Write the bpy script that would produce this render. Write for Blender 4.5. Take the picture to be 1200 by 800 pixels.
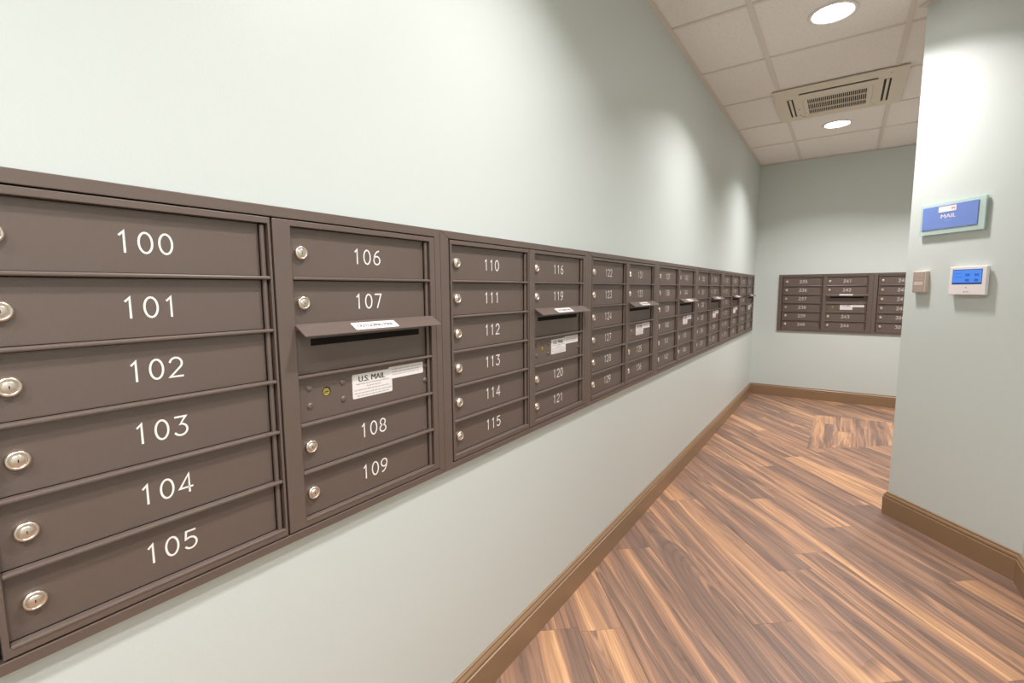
import bpy, bmesh, math, random
from mathutils import Vector, Matrix

for o in list(bpy.data.objects):
    bpy.data.objects.remove(o)
sc = bpy.context.scene
C = sc.collection

# ------------------------------------------------------------------ camera
EYE = Vector((0.789, 0.0, 1.14))
YAW, PITCH, ROLL = math.radians(34.928), math.radians(6.162), math.radians(-0.414)
fwd = Vector((-math.sin(YAW)*math.cos(PITCH), math.cos(YAW)*math.cos(PITCH), -math.sin(PITCH)))
rt = Vector((math.cos(YAW), math.sin(YAW), 0))
up = rt.cross(fwd)
r2 = rt*math.cos(ROLL) + up*math.sin(ROLL)
u2 = -rt*math.sin(ROLL) + up*math.cos(ROLL)
cam = bpy.data.cameras.new('camera')
cam.sensor_width = 36
cam.lens = 554.05/1200*36
cam.clip_start = 0.02
co = bpy.data.objects.new('camera', cam)
C.objects.link(co)
co.matrix_world = Matrix(((r2.x, u2.x, -fwd.x, EYE.x), (r2.y, u2.y, -fwd.y, EYE.y), (r2.z, u2.z, -fwd.z, EYE.z), (0, 0, 0, 1)))
sc.camera = co

# ------------------------------------------------------------------ light level
W = bpy.data.worlds.new('world')
sc.world = W
W.use_nodes = True
W.node_tree.nodes['Background'].inputs[0].default_value = (0.9, 0.95, 1, 1)
W.node_tree.nodes['Background'].inputs[1].default_value = 0.05
vs = sc.view_settings
vs.view_transform = 'Standard'
vs.look = 'None'
vs.gamma = 1
vs.use_curve_mapping = False
vs.exposure = 0.08
LAMP_W = 16.0
LAMP_COL = (1.0, 0.935, 0.935)
LAMPS = [(0.676, -0.9), (1.06, -0.30), (0.676, 0.95), (0.676, 2.8), (0.676, 4.64), (1.62, 4.64)]  # second entry is an unseen fill, added to lift the near walls

# ------------------------------------------------------------------ helpers
ZC = 2.415                                   # ceiling height
ROOM = [(0, -1.8), (1.409, -1.8), (1.409, 2.538), (1.0314, 2.969), (2.10, 3.905), (2.10, 5.70), (0, 5.70)]
EDGE_NAME = ['rear', 'right', 'corner', 'return', 'alcove', 'back', 'left']


def obj(name, bm, mats, parent=None, smooth=False, bevel=0.0, seg=1):
    me = bm if isinstance(bm, bpy.types.Mesh) else None
    if me is None:
        me = bpy.data.meshes.new(name)
        bmesh.ops.recalc_face_normals(bm, faces=bm.faces)
        bm.to_mesh(me)
        bm.free()
        for m in (mats if isinstance(mats, (list, tuple)) else [mats]):
            me.materials.append(m)
        if smooth:
            for p in me.polygons:
                p.use_smooth = True
    o = bpy.data.objects.new(name, me)
    C.objects.link(o)
    if parent:
        o.parent = parent
    if bevel:
        b = o.modifiers.new('bevel', 'BEVEL')
        b.width = bevel
        b.segments = seg
        b.limit_method = 'ANGLE'
        b.angle_limit = math.radians(35)
    return o


def empty(name, loc, rotz=0):
    o = bpy.data.objects.new(name, None)
    o.empty_display_size = 0.05
    C.objects.link(o)
    o.location = loc
    o.rotation_euler = (0, 0, rotz)
    return o


def tag(o, label, cat, group=None):
    o['label'] = label
    o['category'] = cat
    if group:
        o['group'] = group
    return o


def box(bm, x0, x1, y0, y1, z0, z1, mi=0):
    v = [bm.verts.new((x, y, z)) for x in (x0, x1) for y in (y0, y1) for z in (z0, z1)]
    for f in ((0, 1, 3, 2), (4, 6, 7, 5), (0, 4, 5, 1), (2, 3, 7, 6), (0, 2, 6, 4), (1, 5, 7, 3)):
        bm.faces.new([v[i] for i in f]).material_index = mi


def prism(bm, poly, z0, z1, mi=0):
    """extrude a polygon given in x,y from z0 to z1"""
    a = [bm.verts.new((x, y, z0)) for x, y in poly]
    b = [bm.verts.new((x, y, z1)) for x, y in poly]
    n = len(poly)
    bm.faces.new(a[::-1]).material_index = mi
    bm.faces.new(b).material_index = mi
    for i in range(n):
        bm.faces.new((a[i], a[(i+1) % n], b[(i+1) % n], b[i])).material_index = mi


def prism_xz(bm, poly, y0, y1, mi=0):
    a = [bm.verts.new((x, y0, z)) for x, z in poly]
    b = [bm.verts.new((x, y1, z)) for x, z in poly]
    n = len(poly)
    bm.faces.new(a).material_index = mi
    bm.faces.new(b[::-1]).material_index = mi
    for i in range(n):
        bm.faces.new((a[i], b[i], b[(i+1) % n], a[(i+1) % n])).material_index = mi


def plate(bm, X, Z, holes, y0, y1, axis='xz', mi=0):
    """plate with rectangular holes; X, Z = outer range, holes = (x0,x1,z0,z1); thickness y0..y1"""
    xs = sorted(set([X[0], X[1]] + [h[0] for h in holes] + [h[1] for h in holes]))
    zs = sorted(set([Z[0], Z[1]] + [h[2] for h in holes] + [h[3] for h in holes]))

    def solid(i, j):
        if i < 0 or j < 0 or i >= len(xs)-1 or j >= len(zs)-1:
            return False
        cx, cz = (xs[i]+xs[i+1])/2, (zs[j]+zs[j+1])/2
        return not any(h[0] < cx < h[1] and h[2] < cz < h[3] for h in holes)
    cache = {}

    def v(i, j, k):
        if (i, j, k) not in cache:
            y = (y0, y1)[k]
            cache[(i, j, k)] = bm.verts.new((xs[i], y, zs[j]) if axis == 'xz' else (xs[i], zs[j], y))
        return cache[(i, j, k)]
    for i in range(len(xs)-1):
        for j in range(len(zs)-1):
            if not solid(i, j):
                continue
            for k in (0, 1):
                bm.faces.new((v(i, j, k), v(i+1, j, k), v(i+1, j+1, k), v(i, j+1, k))).material_index = mi
            for (di, dj, a, b) in ((-1, 0, (i, j), (i, j+1)), (1, 0, (i+1, j), (i+1, j+1)), (0, -1, (i, j), (i+1, j)), (0, 1, (i, j+1), (i+1, j+1))):
                if not solid(i+di, j+dj):
                    bm.faces.new((v(*a, 0), v(*b, 0), v(*b, 1), v(*a, 1))).material_index = mi


def lathe_y(bm, prof, cx=0, cz=0, n=20, mi=0):
    """revolve (radius, y) profile about the y axis through cx,cz"""
    rings = []
    for r, y in prof:
        if r < 1e-6:
            rings.append([bm.verts.new((cx, y, cz))])
        else:
            rings.append([bm.verts.new((cx+r*math.cos(2*math.pi*k/n), y, cz+r*math.sin(2*math.pi*k/n))) for k in range(n)])
    for a, b in zip(rings, rings[1:]):
        for k in range(n):
            k2 = (k+1) % n
            if len(a) == 1 and len(b) == 1:
                continue
            if len(a) == 1:
                f = (a[0], b[k], b[k2])
            elif len(b) == 1:
                f = (a[k], a[k2], b[0])
            else:
                f = (a[k], a[k2], b[k2], b[k])
            bm.faces.new(f).material_index = mi


def lathe_z(bm, prof, cx, cy, n=40, mi=0):
    rings = []
    for r, z in prof:
        if r < 1e-6:
            rings.append([bm.verts.new((cx, cy, z))])
        else:
            rings.append([bm.verts.new((cx+r*math.cos(2*math.pi*k/n), cy+r*math.sin(2*math.pi*k/n), z)) for k in range(n)])
    for a, b in zip(rings, rings[1:]):
        for k in range(n):
            k2 = (k+1) % n
            if len(a) == 1:
                f = (a[0], b[k], b[k2])
            elif len(b) == 1:
                f = (a[k], a[k2], b[0])
            else:
                f = (a[k], a[k2], b[k2], b[k])
            bm.faces.new(f).material_index = mi


def clip(poly, a, b, c):
    """keep the part of a convex polygon with a*x+b*y <= c"""
    out = []
    n = len(poly)
    for i in range(n):
        p, q = poly[i], poly[(i+1) % n]
        dp, dq = a*p[0]+b*p[1]-c, a*q[0]+b*q[1]-c
        if dp <= 0:
            out.append(p)
        if (dp < -1e-9 and dq > 1e-9) or (dp > 1e-9 and dq < -1e-9):
            t = dp/(dp-dq)
            out.append((p[0]+(q[0]-p[0])*t, p[1]+(q[1]-p[1])*t))
    return out if len(out) >= 3 else []


def area(poly):
    return abs(sum(poly[i][0]*poly[(i+1) % len(poly)][1]-poly[(i+1) % len(poly)][0]*poly[i][1] for i in range(len(poly))))/2


def halfplanes(poly):
    """ccw polygon -> list of (a,b,c) with inside a*x+b*y<=c"""
    h = []
    for i in range(len(poly)):
        (x0, y0), (x1, y1) = poly[i], poly[(i+1) % len(poly)]
        a, b = (y1-y0), -(x1-x0)
        l = math.hypot(a, b)
        h.append((a/l, b/l, (a*x0+b*y0)/l))
    return h


def clip_in(poly, conv):
    for a, b, c in halfplanes(conv):
        poly = clip(poly, a, b, c)
        if not poly:
            return []
    return poly


def clip_out(poly, conv):
    res = []
    for a, b, c in halfplanes(conv):
        o = clip(poly, -a, -b, -c)
        if o and area(o) > 1e-5:
            res.append(o)
        poly = clip(poly, a, b, c)
        if not poly:
            break
    return res


def offset_room(d):
    """room outline moved inwards by d, mitred"""
    n = len(ROOM)
    out = []
    for i in range(n):
        p0, p1, p2 = Vector(ROOM[i-1]), Vector(ROOM[i]), Vector(ROOM[(i+1) % n])
        e1, e2 = (p1-p0).normalized(), (p2-p1).normalized()
        n1, n2 = Vector((-e1.y, e1.x)), Vector((-e2.y, e2.x))
        m = (n1+n2)
        m = m/(m.dot(n1))
        out.append(p1+m*d)
    return out


# ------------------------------------------------------------------ materials
def mat(name, col, rough=0.5, metal=0.0, spec=0.5, bump=0.0, bscale=400.0, emit=None, estr=0.0, var=0.0, vscale=3.0, coat=0.0, alpha=None, trans=0.0):
    m = bpy.data.materials.new(name)
    m.use_nodes = True
    nt = m.node_tree
    b = nt.nodes['Principled BSDF']
    b.inputs['Base Color'].default_value = (*col, 1)
    b.inputs['Roughness'].default_value = rough
    b.inputs['Metallic'].default_value = metal
    b.inputs['Specular IOR Level'].default_value = spec
    b.inputs['Coat Weight'].default_value = coat
    b.inputs['Coat Roughness'].default_value = 0.2
    b.inputs['Transmission Weight'].default_value = trans
    if emit:
        b.inputs['Emission Color'].default_value = (*emit, 1)
        b.inputs['Emission Strength'].default_value = estr
    tc = nt.nodes.new('ShaderNodeTexCoord')
    if bump:
        n = nt.nodes.new('ShaderNodeTexNoise')
        n.inputs['Scale'].default_value = bscale
        n.inputs['Detail'].default_value = 3
        nt.links.new(tc.outputs['Object'], n.inputs['Vector'])
        bp = nt.nodes.new('ShaderNodeBump')
        bp.inputs['Strength'].default_value = bump
        bp.inputs['Distance'].default_value = 0.001
        nt.links.new(n.outputs['Fac'], bp.inputs['Height'])
        nt.links.new(bp.outputs['Normal'], b.inputs['Normal'])
    if var:
        n = nt.nodes.new('ShaderNodeTexNoise')
        n.inputs['Scale'].default_value = vscale
        n.inputs['Detail'].default_value = 4
        nt.links.new(tc.outputs['Object'], n.inputs['Vector'])
        mx = nt.nodes.new('ShaderNodeMix')
        mx.data_type = 'RGBA'
        mx.inputs[6].default_value = (*[c*(1-var) for c in col], 1)
        mx.inputs[7].default_value = (*[min(1, c*(1+var)) for c in col], 1)
        nt.links.new(n.outputs['Fac'], mx.inputs[0])
        nt.links.new(mx.outputs[2], b.inputs['Base Color'])
    return m


M = {}
M['wall'] = mat('sage_wall_paint', (0.605, 0.664, 0.632), 0.42, spec=0.5, bump=0.15, bscale=260, var=0.012, vscale=1.5)
M['metal'] = mat('bronze_powder_coat', (0.114, 0.081, 0.064), 0.46, spec=0.9, bump=0.25, bscale=900, var=0.05, vscale=6)
M['metal_trim'] = mat('bronze_anodised_trim', (0.114, 0.081, 0.064), 0.44, spec=0.9, bump=0.1, bscale=700, var=0.05, vscale=5)
M['rail'] = mat('bronze_satin_edge', (0.130, 0.097, 0.080), 0.32, spec=0.9, var=0.04, vscale=6)
M['dark'] = mat('dark_gap', (0.012, 0.010, 0.009), 0.8, spec=0.2)
M['nickel'] = mat('nickel_lock', (0.80, 0.71, 0.62), 0.30, metal=1.0, bump=0.05, bscale=500)
M['brass'] = mat('brass_lock', (0.72, 0.55, 0.16), 0.25, metal=1.0)
M['white_print'] = mat('white_engraving', (0.86, 0.84, 0.80), 0.55)
M['paper'] = mat('sticker_paper', (0.80, 0.77, 0.75), 0.5, spec=0.4)
M['ink'] = mat('label_ink', (0.035, 0.033, 0.035), 0.6)
M['ink_grey'] = mat('label_small_print', (0.42, 0.40, 0.39), 0.6)
M['base'] = mat('brown_baseboard_paint', (0.270, 0.170, 0.092), 0.34, spec=0.5, bump=0.08, bscale=60, var=0.06, vscale=4)
M['tee'] = mat('ceiling_grid_paint', (0.75, 0.69, 0.62), 0.45)
M['ac'] = mat('air_unit_plastic', (0.76, 0.69, 0.57), 0.4, var=0.02)
M['ac_dark'] = mat('air_unit_slot', (0.035, 0.028, 0.02), 0.7)
M['lamp_trim'] = mat('lamp_trim_white', (0.82, 0.78, 0.74), 0.35)
M['lens'] = mat('lamp_lens', (0.9, 0.9, 0.9), 0.4, emit=(1, 0.97, 0.93), estr=14)
M['glass'] = mat('aqua_acrylic', (0.74, 0.93, 0.87), 0.12, spec=0.6, trans=0.45, coat=0.3)
M['blue'] = mat('blue_sign_face', (0.17, 0.27, 0.64), 0.3, spec=0.5, var=0.03, vscale=20)
M['sign_white'] = mat('sign_white', (0.88, 0.85, 0.86), 0.4)
M['sign_pink'] = mat('sign_pink', (0.62, 0.40, 0.42), 0.5)
M['pad'] = mat('mounting_tape', (0.45, 0.45, 0.42), 0.7)
M['white_plastic'] = mat('thermostat_plastic', (0.84, 0.80, 0.79), 0.35)
M['lcd'] = mat('lcd_backlight', (0.05, 0.16, 0.55), 0.2, emit=(0.07, 0.24, 0.72), estr=0.6)
M['lcd_dark'] = mat('lcd_segments', (0.02, 0.06, 0.30), 0.3, emit=(0.01, 0.05, 0.35), estr=0.4)
M['lcd_frame'] = mat('lcd_border', (0.02, 0.05, 0.22), 0.3)
M['beige_plastic'] = mat('beige_plastic', (0.62, 0.52, 0.44), 0.4)
M['beige_face'] = mat('beige_face', (0.40, 0.32, 0.28), 0.45)
M['slab'] = mat('subfloor', (0.10, 0.08, 0.07), 0.9)


def tile_mat():
    m = mat('ceiling_tile_fissured', (0.90, 0.88, 0.84), 0.9, spec=0.1)
    nt = m.node_tree
    b = nt.nodes['Principled BSDF']
    tc = nt.nodes.new('ShaderNodeTexCoord')
    n = nt.nodes.new('ShaderNodeTexNoise')
    n.inputs['Scale'].default_value = 170
    n.inputs['Detail'].default_value = 5
    n.inputs['Roughness'].default_value = 0.7
    nt.links.new(tc.outputs['Object'], n.inputs['Vector'])
    r = nt.nodes.new('ShaderNodeValToRGB')
    r.color_ramp.elements[0].position = 0.33
    r.color_ramp.elements[0].color = (0.76, 0.73, 0.69, 1)
    r.color_ramp.elements[1].position = 0.5
    r.color_ramp.elements[1].color = (0.90, 0.87, 0.83, 1)
    nt.links.new(n.outputs['Fac'], r.inputs[0])
    nt.links.new(r.outputs[0], b.inputs['Base Color'])
    bp = nt.nodes.new('ShaderNodeBump')
    bp.inputs['Strength'].default_value = 0.35
    bp.inputs['Distance'].default_value = 0.002
    nt.links.new(n.outputs['Fac'], bp.inputs['Height'])
    nt.links.new(bp.outputs['Normal'], b.inputs['Normal'])
    return m


M['tile'] = tile_mat()


def wood_mat():
    m = bpy.data.materials.new('walnut_plank')
    m.use_nodes = True
    nt = m.node_tree
    L = nt.links.new
    b = nt.nodes['Principled BSDF']

    def N(t, **kw):
        n = nt.nodes.new(t)
        for k, v in kw.items():
            setattr(n, k, v)
        return n
    tc = N('ShaderNodeTexCoord')
    at = N('ShaderNodeAttribute', attribute_type='OBJECT', attribute_name='seed')
    off = N('ShaderNodeCombineXYZ')
    k1 = N('ShaderNodeMath', operation='MULTIPLY')
    k1.inputs[1].default_value = 37.0
    L(at.outputs['Fac'], k1.inputs[0])
    L(k1.outputs[0], off.inputs[0])
    L(k1.outputs[0], off.inputs[1])
    L(k1.outputs[0], off.inputs[2])
    add = N('ShaderNodeVectorMath', operation='ADD')
    L(tc.outputs['Object'], add.inputs[0])
    L(off.outputs[0], add.inputs[1])

    def scaled(sx, sy, src=None):
        mp = N('ShaderNodeMapping')
        mp.inputs['Scale'].default_value = (sx, sy, 1)
        L(src or add.outputs[0], mp.inputs['Vector'])
        return mp.outputs[0]

    def noise(vec, scale, det, rough=0.5, dist=0.0):
        n = N('ShaderNodeTexNoise')
        n.inputs['Scale'].default_value = scale
        n.inputs['Detail'].default_value = det
        n.inputs['Roughness'].default_value = rough
        n.inputs['Distortion'].default_value = dist
        L(vec, n.inputs['Vector'])
        return n
    # slow sideways wander of the grain
    wn = noise(scaled(2.6, 5.0), 1.0, 2)
    wsub = N('ShaderNodeVectorMath', operation='SUBTRACT')
    wsub.inputs[1].default_value = (0.5, 0.5, 0.5)
    L(wn.outputs['Color'], wsub.inputs[0])
    wsc = N('ShaderNodeVectorMath', operation='MULTIPLY')
    wsc.inputs[1].default_value = (0.0, 0.03, 0.0)
    L(wsub.outputs[0], wsc.inputs[0])
    wadd = N('ShaderNodeVectorMath', operation='ADD')
    L(add.outputs[0], wadd.inputs[0])
    L(wsc.outputs[0], wadd.inputs[1])
    broad = noise(scaled(0.42, 11, wadd.outputs[0]), 1.0, 4.5, 0.62, 0.5)
    r = N('ShaderNodeValToRGB')
    cr = r.color_ramp
    cr.elements[0].position = 0.32
    cr.elements[0].color = (0.205, 0.130, 0.098, 1)
    cr.elements[1].position = 0.74
    cr.elements[1].color = (0.64, 0.375, 0.20, 1)
    for p, c in ((0.44, (0.235, 0.146, 0.106, 1)), (0.50, (0.32, 0.188, 0.126, 1)), (0.57, (0.41, 0.235, 0.145, 1)), (0.66, (0.56, 0.315, 0.168, 1))):
        e = cr.elements.new(p)
        e.color = c
    ringn = noise(scaled(0.38, 4.2, wadd.outputs[0]), 1.0, 1.5, 0.4, 0.4)
    rm = N('ShaderNodeMath', operation='MULTIPLY')
    rm.inputs[1].default_value = 8.5
    L(ringn.outputs['Fac'], rm.inputs[0])
    rf = N('ShaderNodeMath', operation='FRACT')
    L(rm.outputs[0], rf.inputs[0])
    rp = N('ShaderNodeValToRGB')                       # slow rise, sharp fall: growth bands
    rp.color_ramp.elements[0].position = 0.0
    rp.color_ramp.elements[0].color = (0, 0, 0, 1)
    rp.color_ramp.elements[1].position = 1.0
    rp.color_ramp.elements[1].color = (0, 0, 0, 1)
    e_ = rp.color_ramp.elements.new(0.55)
    e_.color = (0.35, 0.35, 0.35, 1)
    e_ = rp.color_ramp.elements.new(0.90)
    e_.color = (1, 1, 1, 1)
    L(rf.outputs[0], rp.inputs[0])
    rsc = N('ShaderNodeMath', operation='MULTIPLY_ADD')
    rsc.inputs[1].default_value = 0.15
    rsc.inputs[2].default_value = -0.055
    L(rp.outputs[0], rsc.inputs[0])
    bsum = N('ShaderNodeMath', operation='ADD')
    L(broad.outputs['Fac'], bsum.inputs[0])
    L(rsc.outputs[0], bsum.inputs[1])
    # per plank shift of the balance
    sh = N('ShaderNodeMath', operation='MULTIPLY_ADD')
    sh.inputs[1].default_value = 0.12
    sh.inputs[2].default_value = -0.05
    L(at.outputs['Fac'], sh.inputs[0])
    fr = N('ShaderNodeMath', operation='ADD')
    L(bsum.outputs[0], fr.inputs[0])
    L(sh.outputs[0], fr.inputs[1])
    L(fr.outputs[0], r.inputs[0])
    # fine streaks
    fine = noise(scaled(2.2, 75.0, wadd.outputs[0]), 1.0, 4, 0.6)
    fr2 = N('ShaderNodeMapRange')
    fr2.inputs['From Min'].default_value = 0.3
    fr2.inputs['From Max'].default_value = 0.7
    fr2.inputs['To Min'].default_value = 0.70
    fr2.inputs['To Max'].default_value = 1.22
    L(fine.outputs['Fac'], fr2.inputs['Value'])
    mul = N('ShaderNodeMix', data_type='RGBA', blend_type='MULTIPLY')
    mul.inputs[0].default_value = 1.0
    L(r.outputs[0], mul.inputs[6])
    L(fr2.outputs[0], mul.inputs[7])
    g1 = N('ShaderNodeMath', operation='MULTIPLY')
    g1.inputs[1].default_value = 46.0
    L(ringn.outputs['Fac'], g1.inputs[0])
    g2 = N('ShaderNodeMath', operation='FRACT')
    L(g1.outputs[0], g2.inputs[0])
    g3 = N('ShaderNodeMapRange')
    g3.inputs['From Min'].default_value = 0.55
    g3.inputs['From Max'].default_value = 0.92
    g3.inputs['To Min'].default_value = 1.0
    g3.inputs['To Max'].default_value = 0.80
    L(g2.outputs[0], g3.inputs['Value'])
    mul2 = N('ShaderNodeMix', data_type='RGBA', blend_type='MULTIPLY')
    mul2.inputs[0].default_value = 1.0
    L(mul.outputs[2], mul2.inputs[6])
    L(g3.outputs[0], mul2.inputs[7])
    # dark smoky blotches with wavy figure
    bl = noise(scaled(2.2, 9.0, wadd.outputs[0]), 1.0, 4, 0.6, 1.2)
    br = N('ShaderNodeMapRange')
    br.inputs['From Min'].default_value = 0.58
    br.inputs['From Max'].default_value = 0.74
    br.inputs['To Min'].default_value = 0.0
    br.inputs['To Max'].default_value = 0.6
    L(bl.outputs['Fac'], br.inputs['Value'])
    mx = N('ShaderNodeMix', data_type='RGBA')
    L(br.outputs[0], mx.inputs[0])
    L(mul2.outputs[2], mx.inputs[6])
    mx.inputs[7].default_value = (0.17, 0.115, 0.088, 1)
    L(mx.outputs[2], b.inputs['Base Color'])
    b.inputs['Roughness'].default_value = 0.42
    b.inputs['Specular IOR Level'].default_value = 0.45
    bp = N('ShaderNodeBump')
    bp.inputs['Strength'].default_value = 0.15
    bp.inputs['Distance'].default_value = 0.0006
    L(fine.outputs['Fac'], bp.inputs['Height'])
    L(bp.outputs['Normal'], b.inputs['Normal'])
    return m


M['wood'] = wood_mat()

# ------------------------------------------------------------------ room shell
outer = offset_room(-0.08)
n = len(ROOM)
for i in range(n):
    j = (i+1) % n
    bm = bmesh.new()
    prism(bm, [ROOM[i], ROOM[j], tuple(outer[j]), tuple(outer[i])], -0.02, 2.47)
    o = obj('wall_'+EDGE_NAME[i], bm, M['wall'])
    o['kind'] = 'structure'

# baseboards: profile (distance from wall, height)
PROF = [(0, 0), (0.0150, 0), (0.0150, 0.0850), (0.0142, 0.0870), (0.0112, 0.0885), (0.0112, 0.0915), (0.0128, 0.0945),
        (0.0122, 0.1000), (0.0085, 0.1050), (0.0058, 0.1075), (0.0072, 0.1100), (0.0068, 0.1130), (0.0045, 0.1145), (0, 0.1145)]
for i in range(n):
    j = (i+1) % n
    bm = bmesh.new()
    A = []
    B = []
    for d, z in PROF:
        of = offset_room(d)
        A.append(bm.verts.new((of[i].x, of[i].y, z)))
        B.append(bm.verts.new((of[j].x, of[j].y, z)))
    m_ = len(PROF)
    for k in range(m_):
        k2 = (k+1) % m_
        bm.faces.new((A[k], B[k], B[k2], A[k2]))
    bm.faces.new(A)
    bm.faces.new(B[::-1])
    o = obj('baseboard_'+EDGE_NAME[i], bm, M['base'])
    o['kind'] = 'structure'

# ---- ceiling: slab, wall angle, tees and tiles
bm = bmesh.new()
box(bm, -0.08, 2.18, -1.88, 5.78, 2.432, 2.47)
ceil = obj('ceiling', bm, M['tee'])
ceil['kind'] = 'structure'
CONV = [[(0, -1.8), (1.409, -1.8), (1.409, 2.538), (0, 2.538)],
        [(0, 2.538), (1.409, 2.538), (1.0314, 2.969), (0, 2.969)],
        [(0, 2.969), (1.0314, 2.969), (1.0314, 5.70), (0, 5.70)],
        [(1.0314, 2.969), (2.10, 3.905), (2.10, 5.70), (1.0314, 5.70)]]
i_in, i_out = offset_room(0.022), offset_room(0.0)
for i in range(n):
    j = (i+1) % n
    bm = bmesh.new()
    prism(bm, [tuple(i_out[i]), tuple(i_out[j]), tuple(i_in[j]), tuple(i_in[i])], ZC-0.001, ZC+0.001)
    o = obj('wall_angle', bm, M['tee'], ceil)

XT = [0.369, 0.978, 1.588]
YT = [-1.777-0.0+0.612*k for k in range(0)]
YT = [2.502+0.6115*k for k in range(-7, 5)]
ACX, ACY = (0.372, 0.975), (3.73, 4.33)
hw = 0.012


def tee(x0, x1, y0, y1):
    pieces = []
    for cv in CONV:
        q = clip_in([(x0, y0), (x1, y0), (x1, y1), (x0, y1)], cv)
        if q and area(q) > 1e-5:
            pieces.append(q)
    if pieces:
        bm = bmesh.new()
        for q in pieces:
            prism(bm, q, ZC, ZC+0.016)
        obj('ceiling_tee', bm, M['tee'], ceil)


for x in XT:
    ys = [-1.8] + [y for y in YT] + [5.70]
    for a, b in zip(ys, ys[1:]):
        tee(x-hw, x+hw, a, b)
for y in YT:
    xs = [0.0] + XT + [2.10]
    for a, b in zip(xs, xs[1:]):
        tee(a+(hw if a > 0 else 0), b-(hw if b < 2.1 else 0), y-hw+0.003, y+hw-0.003)
xs = [0.0] + XT + [2.10]
ys = [-1.8] + YT + [5.70]
for xa, xb in zip(xs, xs[1:]):
    for ya, yb in zip(ys, ys[1:]):
        if xa > 0.3 and xb < 1.0 and 3.6 < (ya+yb)/2 < 4.3:
            continue                                   # the air unit fills this bay
        x0, x1 = xa+(0.008 if xa > 0 else 0.0), xb-(0.008 if xb < 2.1 else 0.0)
        y0, y1 = ya+0.006, yb-0.006
        bm = bmesh.new()
        got = False
        for cv in CONV:
            q = clip_in([(x0, y0), (x1, y0), (x1, y1), (x0, y1)], cv)
            if q and area(q) > 1e-4:
                prism(bm, q, ZC+0.0045, ZC+0.016)
                got = True
        if got:
            o = obj('ceiling_tile', bm, M['tile'], ceil)
        else:
            bm.free()

# ---- floor: slab and planks laid on the diagonal
bm = bmesh.new()
box(bm, -0.08, 2.18, -1.88, 5.78, -0.04, -0.005)
floor = obj('floor', bm, M['slab'])
floor['kind'] = 'structure'
TH = math.radians(41.446)
Dv, Nv = (-math.sin(TH), math.cos(TH)), (math.cos(TH), math.sin(TH))
PW, PL = 0.148, 1.219


def dn(d, q):
    return (Dv[0]*d+Nv[0]*q, Dv[1]*d+Nv[1]*q)


# small inset of short boards laid straight: bounded on the near side by a plank end
PATCH = [(0.635, 3.872), (1.227, 4.395), (1.227, 5.06), (0.645, 5.0)]
random.seed(11)
rows = {-1: 0.30, 0: 0.936, 1: 0.916, 3: 1.390, 5: 0.875, 6: 1.825, 7: 1.15, 9: 1.785, 10: 1.447}
q0 = 0.829
floor_z0, floor_z1 = -0.005, 0.0
seeds = random.Random(5)


def plank(poly_list, ang, centre, name='floor_plank'):
    ca, sa = math.cos(-ang), math.sin(-ang)
    bm = bmesh.new()
    for q in poly_list:
        loc = [((x-centre[0])*ca-(y-centre[1])*sa, (x-centre[0])*sa+(y-centre[1])*ca) for x, y in q]
        prism(bm, loc, floor_z0, floor_z1)
    o = obj(name, bm, M['wood'], floor)
    o.location = (centre[0], centre[1], 0)
    o.rotation_euler = (0, 0, ang)
    o['seed'] = seeds.random()
    return o


g = 0.0004
ANG = math.atan2(Dv[1], Dv[0])
for k in range(-15, 31):
    a, b = q0+PW*k+g, q0+PW*(k+1)-g
    e0 = rows.get(k, None)
    if e0 is None:
        e0 = (0.37*k*PL*1.618+random.uniform(0, .3)) % PL
    d = e0-6*PL
    while d < 6.5:
        rect = [dn(d+g, b), dn(d+g, a), dn(d+PL-g, a), dn(d+PL-g, b)]
        if area(rect) > 0:
            # make ccw
            s = sum(rect[i][0]*rect[(i+1) % 4][1]-rect[(i+1) % 4][0]*rect[i][1] for i in range(4))
            if s < 0:
                rect = rect[::-1]
        got = []
        for cv in CONV:
            q = clip_in(rect, cv)
            if q and area(q) > 1e-4:
                if min(p[1] for p in q) > 5.2 or max(p[1] for p in q) < 3.8:
                    got.append(q)
                else:
                    got += clip_out(q, PATCH)
        if got:
            plank(got, ANG, dn(d+PL/2, (a+b)/2))
        d += PL
for k in range(4):
    x0, x1 = 0.635+PW*k, 0.635+PW*(k+1)-g
    for (y0, y1) in (((3.8, 4.72-0.2*(k % 2)), (4.72-0.2*(k % 2)+g, 5.2))):
        q = clip_in([(x0, y0), (x1, y0), (x1, y1), (x0, y1)], PATCH)
        if q and area(q) > 1e-4:
            plank([q], math.pi/2, ((x0+x1)/2, (y0+y1)/2))

# ------------------------------------------------------------------ stroke numerals


def arc(cx, cy, rx, ry, a0, a1, n=12):
    return [(cx+rx*math.cos(math.radians(a0+(a1-a0)*k/n)), cy+ry*math.sin(math.radians(a0+(a1-a0)*k/n))) for k in range(n+1)]


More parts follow.
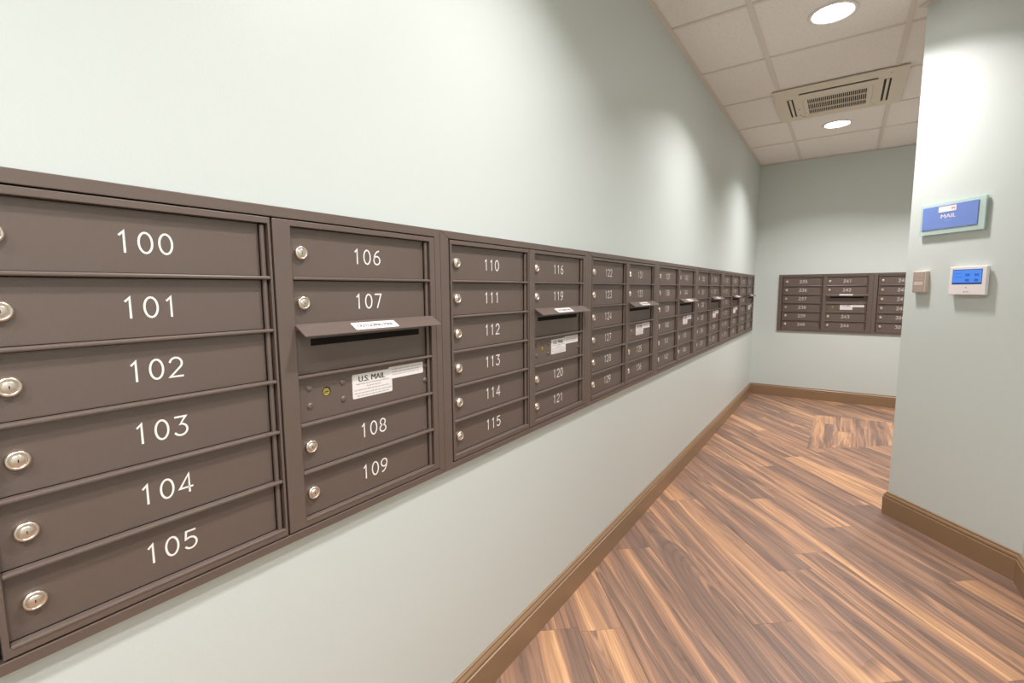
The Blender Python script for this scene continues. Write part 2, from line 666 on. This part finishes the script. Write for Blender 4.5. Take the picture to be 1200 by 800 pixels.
GL = {
    '0': [arc(.3, .5, .265, .47, 90, 450, 22)],
    '1': [[(.14, .80), (.31, .97), (.31, .03)]],
    '2': [arc(.3, .69, .26, .28, 165, -38, 12) + [(.03, .03), (.58, .03)]],
    '3': [[(.06, .97), (.53, .97), (.28, .60)] + arc(.28, .32, .29, .29, 85, -150, 12)],
    '4': [[(.45, .03), (.45, .97), (.02, .28), (.60, .28)]],
    '5': [[(.53, .97), (.12, .97), (.08, .56)] + arc(.29, .33, .28, .30, 125, -145, 12)],
    '6': [[(.50, .96), (.37, .93), (.22, .80), (.11, .60)] + arc(.31, .31, .26, .28, 160, 520, 20)],
    '7': [[(.04, .97), (.56, .97), (.22, .03)]],
    '8': [arc(.3, .74, .22, .23, 90, 450, 16), arc(.3, .27, .27, .24, 90, 450, 18)],
    '9': [[(.10, .04), (.23, .07), (.38, .20), (.49, .40)] + arc(.29, .69, .26, .28, -20, 340, 20)],
}


def strokes(bm, text, cx, cz, h, y, w=0.0028, pitch=0.82, mi=0):
    """flat painted numerals in the xz plane facing -y"""
    tot = (len(text)-1)*pitch*h+0.6*h
    x = cx-tot/2
    z = cz-h/2
    for ch in text:
        for pl in GL[ch]:
            pts = [Vector((x+px*h, z+pz*h)) for px, pz in pl]
            closed = (pts[0]-pts[-1]).length < 1e-6
            L_, R_ = [], []
            m_ = len(pts)
            for k, p in enumerate(pts):
                if closed:
                    a = pts[(k-1) % (m_-1)] if k > 0 else pts[m_-2]
                    b = pts[(k+1) % (m_-1)] if k < m_-1 else pts[1]
                else:
                    a = pts[max(0, k-1)]
                    b = pts[min(m_-1, k+1)]
                d1 = (p-a).normalized() if (p-a).length > 1e-7 else (b-p).normalized()
                d2 = (b-p).normalized() if (b-p).length > 1e-7 else d1
                t = (d1+d2)
                t = t.normalized() if t.length > 1e-5 else d1
                nn = Vector((-t.y, t.x))
                sc_ = 1/max(0.45, nn.dot(Vector((-d1.y, d1.x))))
                if not closed and k == 0:
                    p = p-d2*w*0.3
                if not closed and k == m_-1:
                    p = p+d1*w*0.3
                L_.append(p+nn*w/2*sc_)
                R_.append(p-nn*w/2*sc_)
            Lv = [bm.verts.new((q.x, y, q.y)) for q in L_]
            Rv = [bm.verts.new((q.x, y, q.y)) for q in R_]
            for k in range(m_-1):
                f = bm.faces.new((Lv[k], Lv[k+1], Rv[k+1], Rv[k]))
                f.material_index = mi
        x += pitch*h


def text_mesh(body, size, off=0.0):
    cu = bpy.data.curves.new('txt', 'FONT')
    cu.body = body
    cu.size = size
    cu.align_x = 'CENTER'
    cu.align_y = 'CENTER'
    cu.offset = off
    cu.resolution_u = 3
    o = bpy.data.objects.new('txt', cu)
    C.objects.link(o)
    dg = bpy.context.evaluated_depsgraph_get()
    me = bpy.data.meshes.new_from_object(o.evaluated_get(dg))
    bpy.data.objects.remove(o)
    return me


def add_text(bm, body, cx, cz, width, height, y, mi, bold=0.0):
    """print fitted in width x height centred at cx, cz on the xz plane facing -y"""
    me = text_mesh(body, 1.0, 0.0)
    xs = [v.co.x for v in me.vertices]
    ys = [v.co.y for v in me.vertices]
    if not xs:
        return
    sx = width/(max(xs)-min(xs))
    sy = height/(max(ys)-min(ys))
    mx, my = (max(xs)+min(xs))/2, (max(ys)+min(ys))/2
    for dx in ((0.0,) if not bold else (-bold*height, 0.0, bold*height)):
        vs_ = [bm.verts.new((cx+dx+(v.co.x-mx)*sx, y-dx*0.01, cz+(v.co.y-my)*sy)) for v in me.vertices]
        for p in me.polygons:
            try:
                bm.faces.new([vs_[i] for i in p.vertices]).material_index = mi
            except ValueError:
                pass
    bpy.data.meshes.remove(me)


# ------------------------------------------------------------------ mailbox units
# local frame: x along the wall to the right, -y out of the wall, z up from the unit's bottom edge
ZB = 0.699
UH = 0.582
RAILS = [1.2515, 1.1635, 1.0765, 0.9895, 0.902, 0.8145, 0.7270]
RAILS = [r-ZB for r in RAILS]
RH = 0.0028
FR = 0.0145                 # how far the frame stands off the wall
DP = 0.0026                # door face


def lock_mesh():
    bm = bmesh.new()
    lathe_y(bm, [(0.0122, -DP+0.0004), (0.0122, -DP-0.0030), (0.0117, -DP-0.0052), (0.0104, -DP-0.0066), (0.0090, -DP-0.0070), (0.0082, -DP-0.0062),
                 (0.0078, -DP-0.0052), (0.0070, -DP-0.0052), (0.0067, -DP-0.0066), (0.0060, -DP-0.0072), (0.0, -DP-0.0072)], n=24)
    box(bm, -0.0005, 0.0005, -DP-0.0074, -DP-0.0071, -0.0020, 0.0016, 1)
    o = obj('lock', bm, [M['nickel'], M['dark']], smooth=True)
    me = o.data
    bpy.data.objects.remove(o)
    return me


LOCK = lock_mesh()
MESH = {}


def cached(key, build, mats):
    if key not in MESH:
        bm = bmesh.new()
        build(bm)
        me = bpy.data.meshes.new(key)
        bmesh.ops.recalc_face_normals(bm, faces=bm.faces)
        bm.to_mesh(me)
        bm.free()
        for m in mats:
            me.materials.append(m)
        MESH[key] = me
    return MESH[key]


def put(name, me, parent, loc=(0, 0, 0), bevel=0.0):
    o = bpy.data.objects.new(name, me)
    C.objects.link(o)
    o.parent = parent
    o.location = loc
    if bevel:
        b = o.modifiers.new('bevel', 'BEVEL')
        b.width = bevel
        b.segments = 2
        b.limit_method = 'ANGLE'
        b.angle_limit = math.radians(35)
    return o


COLS = [dict(x0=0.0345, x1=0.3805, open=(0.0410, 0.3765), door=(0.0400, 0.3650), rod=0.3695, lock=0.0665, num=0.2115),
        dict(x0=0.3840, x1=0.7610, open=(0.4150, 0.7455), door=(0.4140, 0.7340), rod=0.7385, lock=0.4370, num=0.5800)]


def mailbox(name, loc, rotz, nums, label, pad=0.0, group=None):
    root = empty(name, loc, rotz)
    tag(root, label, 'mailbox', group)
    Wd = 0.779+2*pad
    # four mitred trim strips round the unit
    tz0, tz1, ts = 0.0145, 0.0175, 0.0285+pad
    tr = 0.018+pad
    e = 0.0003
    def strip(poly):
        bm = bmesh.new()
        prism_xz(bm, poly, -FR, -0.0005)
        obj('trim_strip', bm, M['metal_trim'], root, bevel=0.0009, seg=2)
    strip([(e, 0), (Wd-e, 0), (Wd-tr-e, tz0), (ts+e, tz0)])
    strip([(e, UH), (Wd-e, UH), (Wd-tr-e, UH-tz1), (ts+e, UH-tz1)])
    strip([(0.0002, e), (0.0002, UH-e), (ts, UH-tz1-e), (ts, tz0+e)])
    strip([(Wd-0.0002, e), (Wd-0.0002, UH-e), (Wd-tr, UH-tz1-e), (Wd-tr, tz0+e)])
    # dark body behind the doors
    bm = bmesh.new()
    box(bm, ts-0.002, Wd-tr+0.002, -0.0018, -0.0004, tz0-0.002, UH-tz1+0.002)
    obj('cabinet_body', bm, M['dark'], root)
    p = pad
    for ci, c in enumerate(COLS):
        zt, zb = UH-tz1-0.0022, tz0+0.0024
        ox0, ox1 = c['open']
        def f_frame(bm, c=c):
            plate(bm, (c['x0'], c['x1']), (zb, zt), [(ox0, ox1, RAILS[6], RAILS[0])], -FR+0.001, -0.0018)
        put('column_frame', cached('column_frame%d' % ci, f_frame, [M['metal']]), root, (p, 0, 0), 0.0008)
        def f_rod(bm, c=c):
            for r in range(6):
                z0, z1 = RAILS[r+1]+RH, RAILS[r]-RH
                nseg = 8
                for k in range(nseg):
                    a0, a1 = 2*math.pi*k/nseg, 2*math.pi*(k+1)/nseg
                    q = [(c['rod']+0.0040*math.cos(a), -0.0062+0.0040*math.sin(a)) for a in (a0, a1)]
                    v = [bm.verts.new((*q[0], z0)), bm.verts.new((*q[1], z0)), bm.verts.new((*q[1], z1)), bm.verts.new((*q[0], z1))]
                    bm.faces.new(v)
            bmesh.ops.remove_doubles(bm, verts=bm.verts, dist=1e-6)
            for f in bm.faces:
                f.smooth = True
        put('hinge_rod', cached('hinge_rod%d' % ci, f_rod, [M['metal']]), root, (p, 0, 0))
        for r in range(1, 7):
            def f_edge(bm):
                box(bm, ox0+0.0002, ox1-0.0002, -FR+0.0002, -0.002, -RH, RH)
            put('shelf_edge', cached('shelf_edge%d' % ci, f_edge, [M['rail']]), root, (p, 0, RAILS[r]), 0.0019)
        ni = 0
        for r in range(6):
            z0, z1 = RAILS[r+1]+RH+0.0006, RAILS[r]-RH-0.0012
            if r == 0:
                z1 = RAILS[0]-0.001
            zc = (RAILS[r]+RAILS[r+1])/2
            if ci == 1 and r == 2:
                # outgoing mail opening with its hood
                hl, hr = c['door'][0]+0.001, c['open'][1]
                def f_panel(bm, c=c):
                    plate(bm, c['door'], (z0, z1), [(c['door'][0]+0.034, c['door'][0]+0.302, z1-0.030, z1-0.017)], -DP, -0.0018)
                panel = put('outgoing_panel', cached('outgoing_panel', f_panel, [M['metal']]), root, (p, 0, 0))
                def f_hood(bm):
                    # sloping flap leaning out and down from the top of the opening
                    th = 0.0016
                    pr = [(-FR+0.001, RAILS[2]+0.0068), (-0.0435, RAILS[2]-0.0115), (-0.0435, RAILS[2]-0.0130), (-0.0418, RAILS[2]-0.0132), (-FR+0.002, RAILS[2]+0.0048), (-FR+0.002, RAILS[2]-0.004), (-0.002, RAILS[2]-0.004), (-0.002, RAILS[2]+0.0068)]
                    a = [bm.verts.new((hl-0.001, y, z)) for y, z in pr]
                    b = [bm.verts.new((hr+0.0015, y, z)) for y, z in pr]
                    m_ = len(pr)
                    bm.faces.new(a)
                    bm.faces.new(b[::-1])
                    for k in range(m_):
                        bm.faces.new((a[k], b[k], b[(k+1) % m_], a[(k+1) % m_]))
                put('slot_hood', cached('slot_hood', f_hood, [M['metal']]), panel)
                def f_st(bm):
                    # sticker on the slope: built flat then turned onto it
                    zt2, yt = RAILS[2]+0.0068, -FR+0.001
                    zl, yl = RAILS[2]-0.0115, -0.0435
                    d = Vector((yl-yt, zl-zt2))
                    Ld = d.length
                    d.normalize()
                    nrm = Vector((d.y, -d.x))
                    if nrm.y < 0:
                        nrm = -nrm
                    t = bmesh.new()
                    hx = (hl+hr)/2-0.006
                    pts = []
                    rw, rh, rr = 0.053, 0.0115, 0.003
                    for (sx, sy, a0) in ((1, 1, 0), (-1, 1, 90), (-1, -1, 180), (1, -1, 270)):
                        for k in range(4):
                            a = math.radians(a0+30*k)
                            pts.append((hx+sx*(rw-rr)+rr*math.cos(a), sy*(rh-rr)+rr*math.sin(a)))
                    prism_xz(t, pts, -0.0005, -0.0001)
                    add_text(t, 'OUTGOING MAIL', hx, 0, 0.088, 0.0085, -0.0007, 1, 0.04)
                    for v in t.verts:
                        along = Ld*0.52-v.co.z
                        outw = -v.co.y
                        v.co = Vector((v.co.x, yt+d.x*along+nrm.x*outw, zt2+d.y*along+nrm.y*outw))
                    me_ = bpy.data.meshes.new('t')
                    t.to_mesh(me_)
                    t.free()
                    bm.from_mesh(me_)
                put('sticker', cached('hood_sticker', f_st, [M['paper'], M['ink']]), panel)
                continue
            if ci == 1 and r == 3:
                lx = 0.4745          # lock centre
                def f_master(bm, c=c):
                    plate(bm, c['door'], (z0, z1), [], -DP, -0.0018)
                mp = put('master_panel', cached('master_panel', f_master, [M['metal']]), root, (p, 0, 0))
                def f_rivet(bm):
                    lathe_y(bm, [(0.0062, -DP+0.0002), (0.0058, -DP-0.0012), (0.0042, -DP-0.0026), (0.0, -DP-0.0032)], n=14)
                for (rx, rz) in ((0.4405, 0.9660), (0.4405, 0.9330), (0.5110, 0.9660), (0.5110, 0.9330), (0.7300, 0.9690), (0.7300, 0.9350)):
                    o = put('rivet', cached('rivet', f_rivet, [M['metal']]), mp, (rx, 0, rz-ZB))
                def f_brass(bm):
                    lathe_y(bm, [(0.0088, -DP+0.0002), (0.0088, -DP-0.0002), (0.0, -DP-0.0002)], 0.0008, 0.0008, 20, 1)
                    lathe_y(bm, [(0.0074, -DP), (0.0072, -DP-0.0008), (0.0062, -DP-0.0012), (0.0056, -DP-0.0008), (0.0, -DP-0.0008)], n=20)
                    box(bm, -0.0042, 0.0042, -DP-0.0011, -DP-0.0008, -0.0006, 0.0008, 1)
                o = put('key_lock', cached('key_lock', f_brass, [M['brass'], M['dark']]), mp, (lx, 0, zc+0.0078))
                o['label'] = 'small brass key lock'
                def f_lab(bm):
                    y = -DP-0.0003
                    def rr_(x0, x1, za, zb_, yy):
                        prism_xz(bm, [(x0+.002, za), (x1-.002, za), (x1, za+.002), (x1, zb_-.002), (x1-.002, zb_), (x0+.002, zb_), (x0, zb_-.002), (x0, za+.002)], yy, -DP-0.00002, 0)
                    a0, a1, b0, b1 = 0.5325, 0.6330, 0.9270-ZB, 0.9760-ZB
                    rr_(a0, a1, b0, b1, y)
                    add_text(bm, 'U.S. MAIL', (a0+a1)/2-0.002, b1-0.0105, 0.066, 0.0118, y-0.0002, 1, 0.045)
                    add_text(bm, 'Approved by the Postmaster General', (a0+a1)/2, b1-0.0205, 0.084, 0.0036, y-0.0002, 1)
                    rs = random.Random(3)
                    for (zz, xa, xb) in ((b1-0.0265, .34, .66), (b1-0.0325, .04, .92), (b1-0.0390, .04, .9), (b1-0.0445, .1, .9)):
                        x = a0+(a1-a0)*xa
                        while x < a0+(a1-a0)*xb:
                            wv = rs.uniform(.003, .009)
                            box(bm, x, min(x+wv, a1-.003), y-0.0002, y-0.0001, zz-.0009, zz+.0009, 2)
                            x += wv+.0016
                o = put('label_sticker', cached('label_sticker', f_lab, [M['paper'], M['ink'], M['ink_grey']]), mp)
                o['label'] = 'white sticker reading U.S. MAIL'
                def f_lab2(bm):
                    y = -DP-0.0006
                    a0, a1, b0, b1 = 0.6235, 0.7245, 0.9535-ZB, 0.9790-ZB
                    prism_xz(bm, [(a0+.002, b0), (a1-.002, b0), (a1, b0+.002), (a1, b1-.002), (a1-.002, b1), (a0+.002, b1), (a0, b1-.002), (a0, b0+.002)], y, -DP-0.0003, 0)
                    rs = random.Random(8)
                    for zz in (b1-.006, b1-.0115, b1-.017):
                        x = a0+.010
                        while x < a1-.012:
                            wv = rs.uniform(.003, .008)
                            box(bm, x, x+wv, y-0.0002, y-0.0001, zz-.0009, zz+.0009, 1)
                            x += wv+.0018
                put('address_sticker', cached('address_sticker', f_lab2, [M['paper'], M['ink_grey']]), mp)
                continue
            def f_door(bm, c=c):
                box(bm, c['door'][0], c['door'][1], -DP, -0.0018, z0, z1)
            dr = put('door', cached('door%d_%d' % (ci, r), f_door, [M['metal']]), root, (p, 0, 0), 0.0006)
            put('lock', LOCK, dr, (c['lock'], 0, zc+0.0005))
            s = str(nums[ci][ni])
            ni += 1
            bm = bmesh.new()
            strokes(bm, s, c['num'], zc+0.0005, 0.0290, -DP-0.0004)
            obj('number', bm, M['white_print'], dr)
    return root


UN = [
    ([100, 101, 102, 103, 104, 105], [106, 107, 108, 109]),
    ([110, 111, 112, 113, 114, 115], [116, 119, 120, 121]),
    ([122, 123, 124, 127, 128, 129], [131, 133, 135, 136]),
    ([137, 138, 139, 140, 141, 142], [143, 144, 145, 146]),
    ([200, 201, 202, 203, 204, 205], [206, 207, 208, 209]),
    ([210, 211, 212, 213, 214, 215], [216, 219, 220, 221]),
    ([222, 223, 224, 227, 228, 229], [231, 232, 233, 234]),
]
LB = ['large bronze mailbox unit nearest the camera on the left wall, doors 100 to 109',
      'bronze mailbox unit on the left wall with doors 110 to 121, second from the camera',
      'bronze mailbox unit on the left wall with doors 122 to 136, third from the camera',
      'bronze mailbox unit in the middle of the left wall row, fourth from the camera',
      'bronze mailbox unit on the left wall, fifth from the camera, third from the far corner',
      'bronze mailbox unit on the left wall, sixth from the camera, next to last',
      'bronze mailbox unit at the far end of the left wall, against the room corner']
PADS = [0, 0, 0.005, 0.010, 0.010, 0.010, 0.010]
y = 0.041
for k in range(7):
    mailbox('mailbox_unit', (0, y, ZB), math.pi/2, UN[k], LB[k], PADS[k], 'mailbox units along the left wall')
    y += 0.779+2*PADS[k]+0.0004
mailbox('mailbox_unit', (0.232, 5.70, ZB), 0, ([235, 236, 237, 238, 239, 240], [241, 242, 243, 244]),
        'bronze mailbox unit on the back wall with doors 235 to 244', 0.0045, 'mailbox units on the back wall')
mailbox('mailbox_unit', (0.232+0.7885, 5.70, ZB), 0, ([245, 246, 247, 248, 300, 301], [302, 303, 304, 305]),
        'bronze mailbox unit on the back wall cut off by the protruding wall corner', 0.0045, 'mailbox units on the back wall')

# ------------------------------------------------------------------ downlights, plus one added fill light
LL = ['round recessed ceiling light behind the camera', 'unseen round fill light just behind the camera, added to brighten the near walls', 'round recessed ceiling light over the nearest mailboxes, above the frame',
      'round recessed ceiling light nearest the camera in view, in front of the air unit', 'round recessed ceiling light just beyond the air unit',
      'round recessed ceiling light in the side alcove, hidden by the wall corner']
for (lx, ly), lab in zip(LAMPS, LL):
    root = empty('ceiling_light', (lx, ly, ZC+0.004))
    tag(root, lab, 'light', 'recessed ceiling lights')
    bm = bmesh.new()
    lathe_z(bm, [(0.082, 0.0), (0.083, -0.0040), (0.090, -0.0065), (0.098, -0.0050), (0.101, -0.0015), (0.1005, 0.0)], 0, 0, 48)
    obj('trim_ring', bm, M['lamp_trim'], root, smooth=True)
    bm = bmesh.new()
    lathe_z(bm, [(0.0823, -0.0012), (0.060, -0.0020), (0.0, -0.0024)], 0, 0, 48)
    obj('lens', bm, M['lens'], root, smooth=True)
    ld = bpy.data.lights.new('downlight', 'AREA')
    ld.shape = 'DISK'
    ld.size = 0.15
    ld.energy = LAMP_W
    ld.color = LAMP_COL
    ld.spread = math.radians(127)
    lo = bpy.data.objects.new('downlight', ld)
    C.objects.link(lo)
    lo.parent = root
    lo.location = (0, 0, -0.009)

# ------------------------------------------------------------------ ceiling air unit
AZ = ZC-0.002
root = empty('air_conditioner', (0.6815, 3.9815, AZ))
root.scale = (1, 1, 0.5)
tag(root, 'square cream ceiling air unit with dark intake grille between two ceiling lights', 'air conditioner')
ax, ay = 0.6815, 3.9815


def R(x0, x1, y0, y1):
    return (x0-ax, x1-ax, y0-ay, y1-ay)


slots = {'near': R(0.475, 0.892, 3.752, 3.786), 'far': R(0.475, 0.892, 4.236, 4.264), 'left': R(0.400, 0.436, 3.835, 4.232), 'right': R(0.922, 0.960, 3.802, 4.226)}
gr = R(0.513, 0.843, 3.898, 4.212)
bm = bmesh.new()
plate(bm, (0.331-ax, 1.034-ax), (3.648-ay, 4.316-ay), list(slots.values()) + [gr], -0.016, 0.001, 'xy')
obj('panel', bm, M['ac'], root, bevel=0.002, seg=2)
bm = bmesh.new()
for s in list(slots.values()) + [gr]:
    box(bm, s[0]-.002, s[1]+.002, s[2]-.002, s[3]+.002, -0.002, 0.0012)
obj('duct_opening', bm, M['ac_dark'], root)
for k, s in slots.items():
    bm = bmesh.new()
    if k in ('near', 'far'):
        yy0, yy1 = (s[2]+0.026, s[3]+0.003) if k == 'near' else (s[2]-0.002, s[3]-0.006)
        box(bm, s[0]+0.004, s[1]-0.004, yy0, yy1, -0.017, -0.014)
    else:
        xx0, xx1 = (s[0]+0.012, s[0]+0.027)
        box(bm, xx0, xx1, s[2]+0.004, s[3]-0.004, -0.019, -0.015)
    obj('louvre', bm, M['ac'], root, bevel=0.0008)
bm = bmesh.new()
gx0, gx1, gy0, gy1 = gr
for yy in (gy0+(gy1-gy0)*0.30, gy0+(gy1-gy0)*0.70):
    box(bm, gx0, gx1, yy-0.006, yy+0.006, -0.0165, -0.006)
nb = 30
for k in range(nb+1):
    x = gx0+(gx1-gx0)*k/nb
    box(bm, x-0.0017, x+0.0017, gy0, gy1, -0.0145, -0.004)
obj('intake_grille', bm, M['ac'], root)
bm = bmesh.new()
rr = R(0.489, 0.872, 3.872, 4.238)
for (a, b, c_, d_) in ((rr[0], rr[1], rr[2]-.0012, rr[2]+.0012), (rr[0], rr[1], rr[3]-.0012, rr[3]+.0012), (rr[0]-.0012, rr[0]+.0012, rr[2], rr[3]), (rr[1]-.0012, rr[1]+.0012, rr[2], rr[3])):
    box(bm, a, b, c_, d_, -0.0164, -0.0155)
obj('grille_seam', bm, M['pad'], root)
for (px_, py_) in ((0.459, 4.068), (0.460, 4.205)):
    bm = bmesh.new()
    lathe_z(bm, [(0.006, -0.0158), (0.005, -0.0175), (0, -0.0178)], px_-ax, py_-ay, 14)
    obj('indicator', bm, M['ac_dark'], root)
bm = bmesh.new()
lathe_z(bm, [(0.006, -0.0158), (0.005, -0.0172), (0, -0.0174)], 0.952-ax, 3.708-ay, 14)
obj('screw_cap', bm, M['pad'], root)

# ------------------------------------------------------------------ things on the angled wall
ca_, cb_ = Vector((1.0314, 2.969)), Vector((1.4090, 2.538))
tv = (cb_-ca_).normalized()
ROT = math.atan2(tv.y, tv.x)


def on_wall(name, s, z):
    return empty(name, (ca_.x+tv.x*s, ca_.y+tv.y*s, z), ROT)


# sign: aqua acrylic plate, blue face, white strip, word
root = on_wall('sign', 0.200, 1.443)
tag(root, 'blue MAIL sign on an aqua glass plate above the thermostat', 'sign')
bm = bmesh.new()
box(bm, -0.137, 0.137, -0.014, -0.004, -0.0685, 0.0685)
obj('glass_plate', bm, M['glass'], root, bevel=0.0015, seg=2)
bm = bmesh.new()
for sx in (-1, 1):
    for sz in (-1, 1):
        lathe_y(bm, [(0.007, 0), (0.007, -0.004)], sx*0.105, sz*0.035, 14)
obj('standoff', bm, M['pad'], root)
bm = bmesh.new()
box(bm, -0.126, 0.111, -0.0165, -0.0142, -0.0455, 0.0550)
face = obj('face_panel', bm, M['blue'], root, bevel=0.0006)
bm = bmesh.new()
box(bm, -0.053, 0.023, -0.0172, -0.0166, 0.0255, 0.0510, 0)
box(bm, -0.053, 0.023, -0.0175, -0.0172, 0.0492, 0.0510, 1)
box(bm, 0.002, 0.017, -0.0175, -0.0172, 0.0335, 0.0420, 1)
obj('name_strip', bm, [M['sign_white'], M['sign_pink']], face)
bm = bmesh.new()
add_text(bm, 'MAIL', -0.0085, 0.0070, 0.064, 0.0165, -0.0170, 0, 0.03)
for k in range(4):
    for q in range(2):
        lathe_y(bm, [(0.0009, -0.0166), (0.0006, -0.0172), (0, -0.0173)], -0.020+k*0.007, -0.0125-q*0.003, 6)
obj('lettering', bm, M['sign_white'], face)

# thermostat
root = on_wall('thermostat', 0.2975, 1.167)
tag(root, 'white wall thermostat with blue lit screen under the MAIL sign', 'thermostat')
bm = bmesh.new()
box(bm, -0.0735, 0.0735, -0.022, -0.0065, -0.0595, 0.0595)
obj('housing', bm, M['white_plastic'], root, bevel=0.003, seg=3)
bm = bmesh.new()
box(bm, -0.066, 0.066, -0.0065, 0, -0.054, 0.054)
obj('back_plate', bm, M['white_plastic'], root)
bm = bmesh.new()
box(bm, -0.0600, 0.0575, -0.0226, -0.0215, -0.0145, 0.0475, 0)
box(bm, -0.0585, 0.0560, -0.0230, -0.0226, -0.0085, 0.0450, 1)
scr = obj('screen', bm, [M['lcd_frame'], M['lcd']], root)
bm = bmesh.new()
for (sx, sz) in ((0.002, 0.024), (0.038, 0.024), (0.002, 0.002), (0.038, 0.002)):
    for q in (0, 1):
        x = sx-0.0055+q*0.0085
        plate(bm, (x-0.003, x+0.003), (sz-0.005, sz+0.005), [(x-0.0012, x+0.0012, sz-0.0035, sz-0.0008), (x-0.0012, x+0.0012, sz+0.0008, sz+0.0035)], -0.0234, -0.0230)
box(bm, -0.050, -0.024, -0.0234, -0.0230, 0.030, 0.0310)
box(bm, -0.050, -0.018, -0.0234, -0.0230, 0.016, 0.0170)
obj('display_segments', bm, M['lcd_dark'], scr)
bm = bmesh.new()
lathe_y(bm, [(0.0028, -0.0218), (0.0026, -0.0228), (0, -0.0229)], -0.001, -0.0285, 14)
lathe_y(bm, [(0.0030, -0.0218), (0.0028, -0.0225), (0, -0.0226)], -0.008, -0.0462, 14)
box(bm, -0.002, 0.010, -0.0224, -0.0215, -0.0475, -0.0450)
obj('button', bm, M['ink_grey'], root)

# small beige box
root = on_wall('wall_sensor', 0.086, 1.1655)
tag(root, 'small beige wall control box left of the thermostat near the wall edge', 'sensor')
bm = bmesh.new()
box(bm, -0.031, 0.031, -0.020, 0, -0.0485, 0.0485)
hs = obj('housing', bm, M['beige_plastic'], root, bevel=0.002, seg=2)
bm = bmesh.new()
box(bm, -0.0285, 0.0265, -0.0212, -0.0195, -0.0455, 0.0455)
obj('face_plate', bm, M['beige_face'], root, bevel=0.0006)
bm = bmesh.new()
box(bm, -0.0215, 0.0200, -0.0217, -0.0211, -0.0150, 0.0005)
for k in range(7):
    z = 0.010+k*0.0048
    box(bm, -0.022, 0.020, -0.0215, -0.0211, z, z+0.0012)
obj('name_strip', bm, M['beige_plastic'], root)
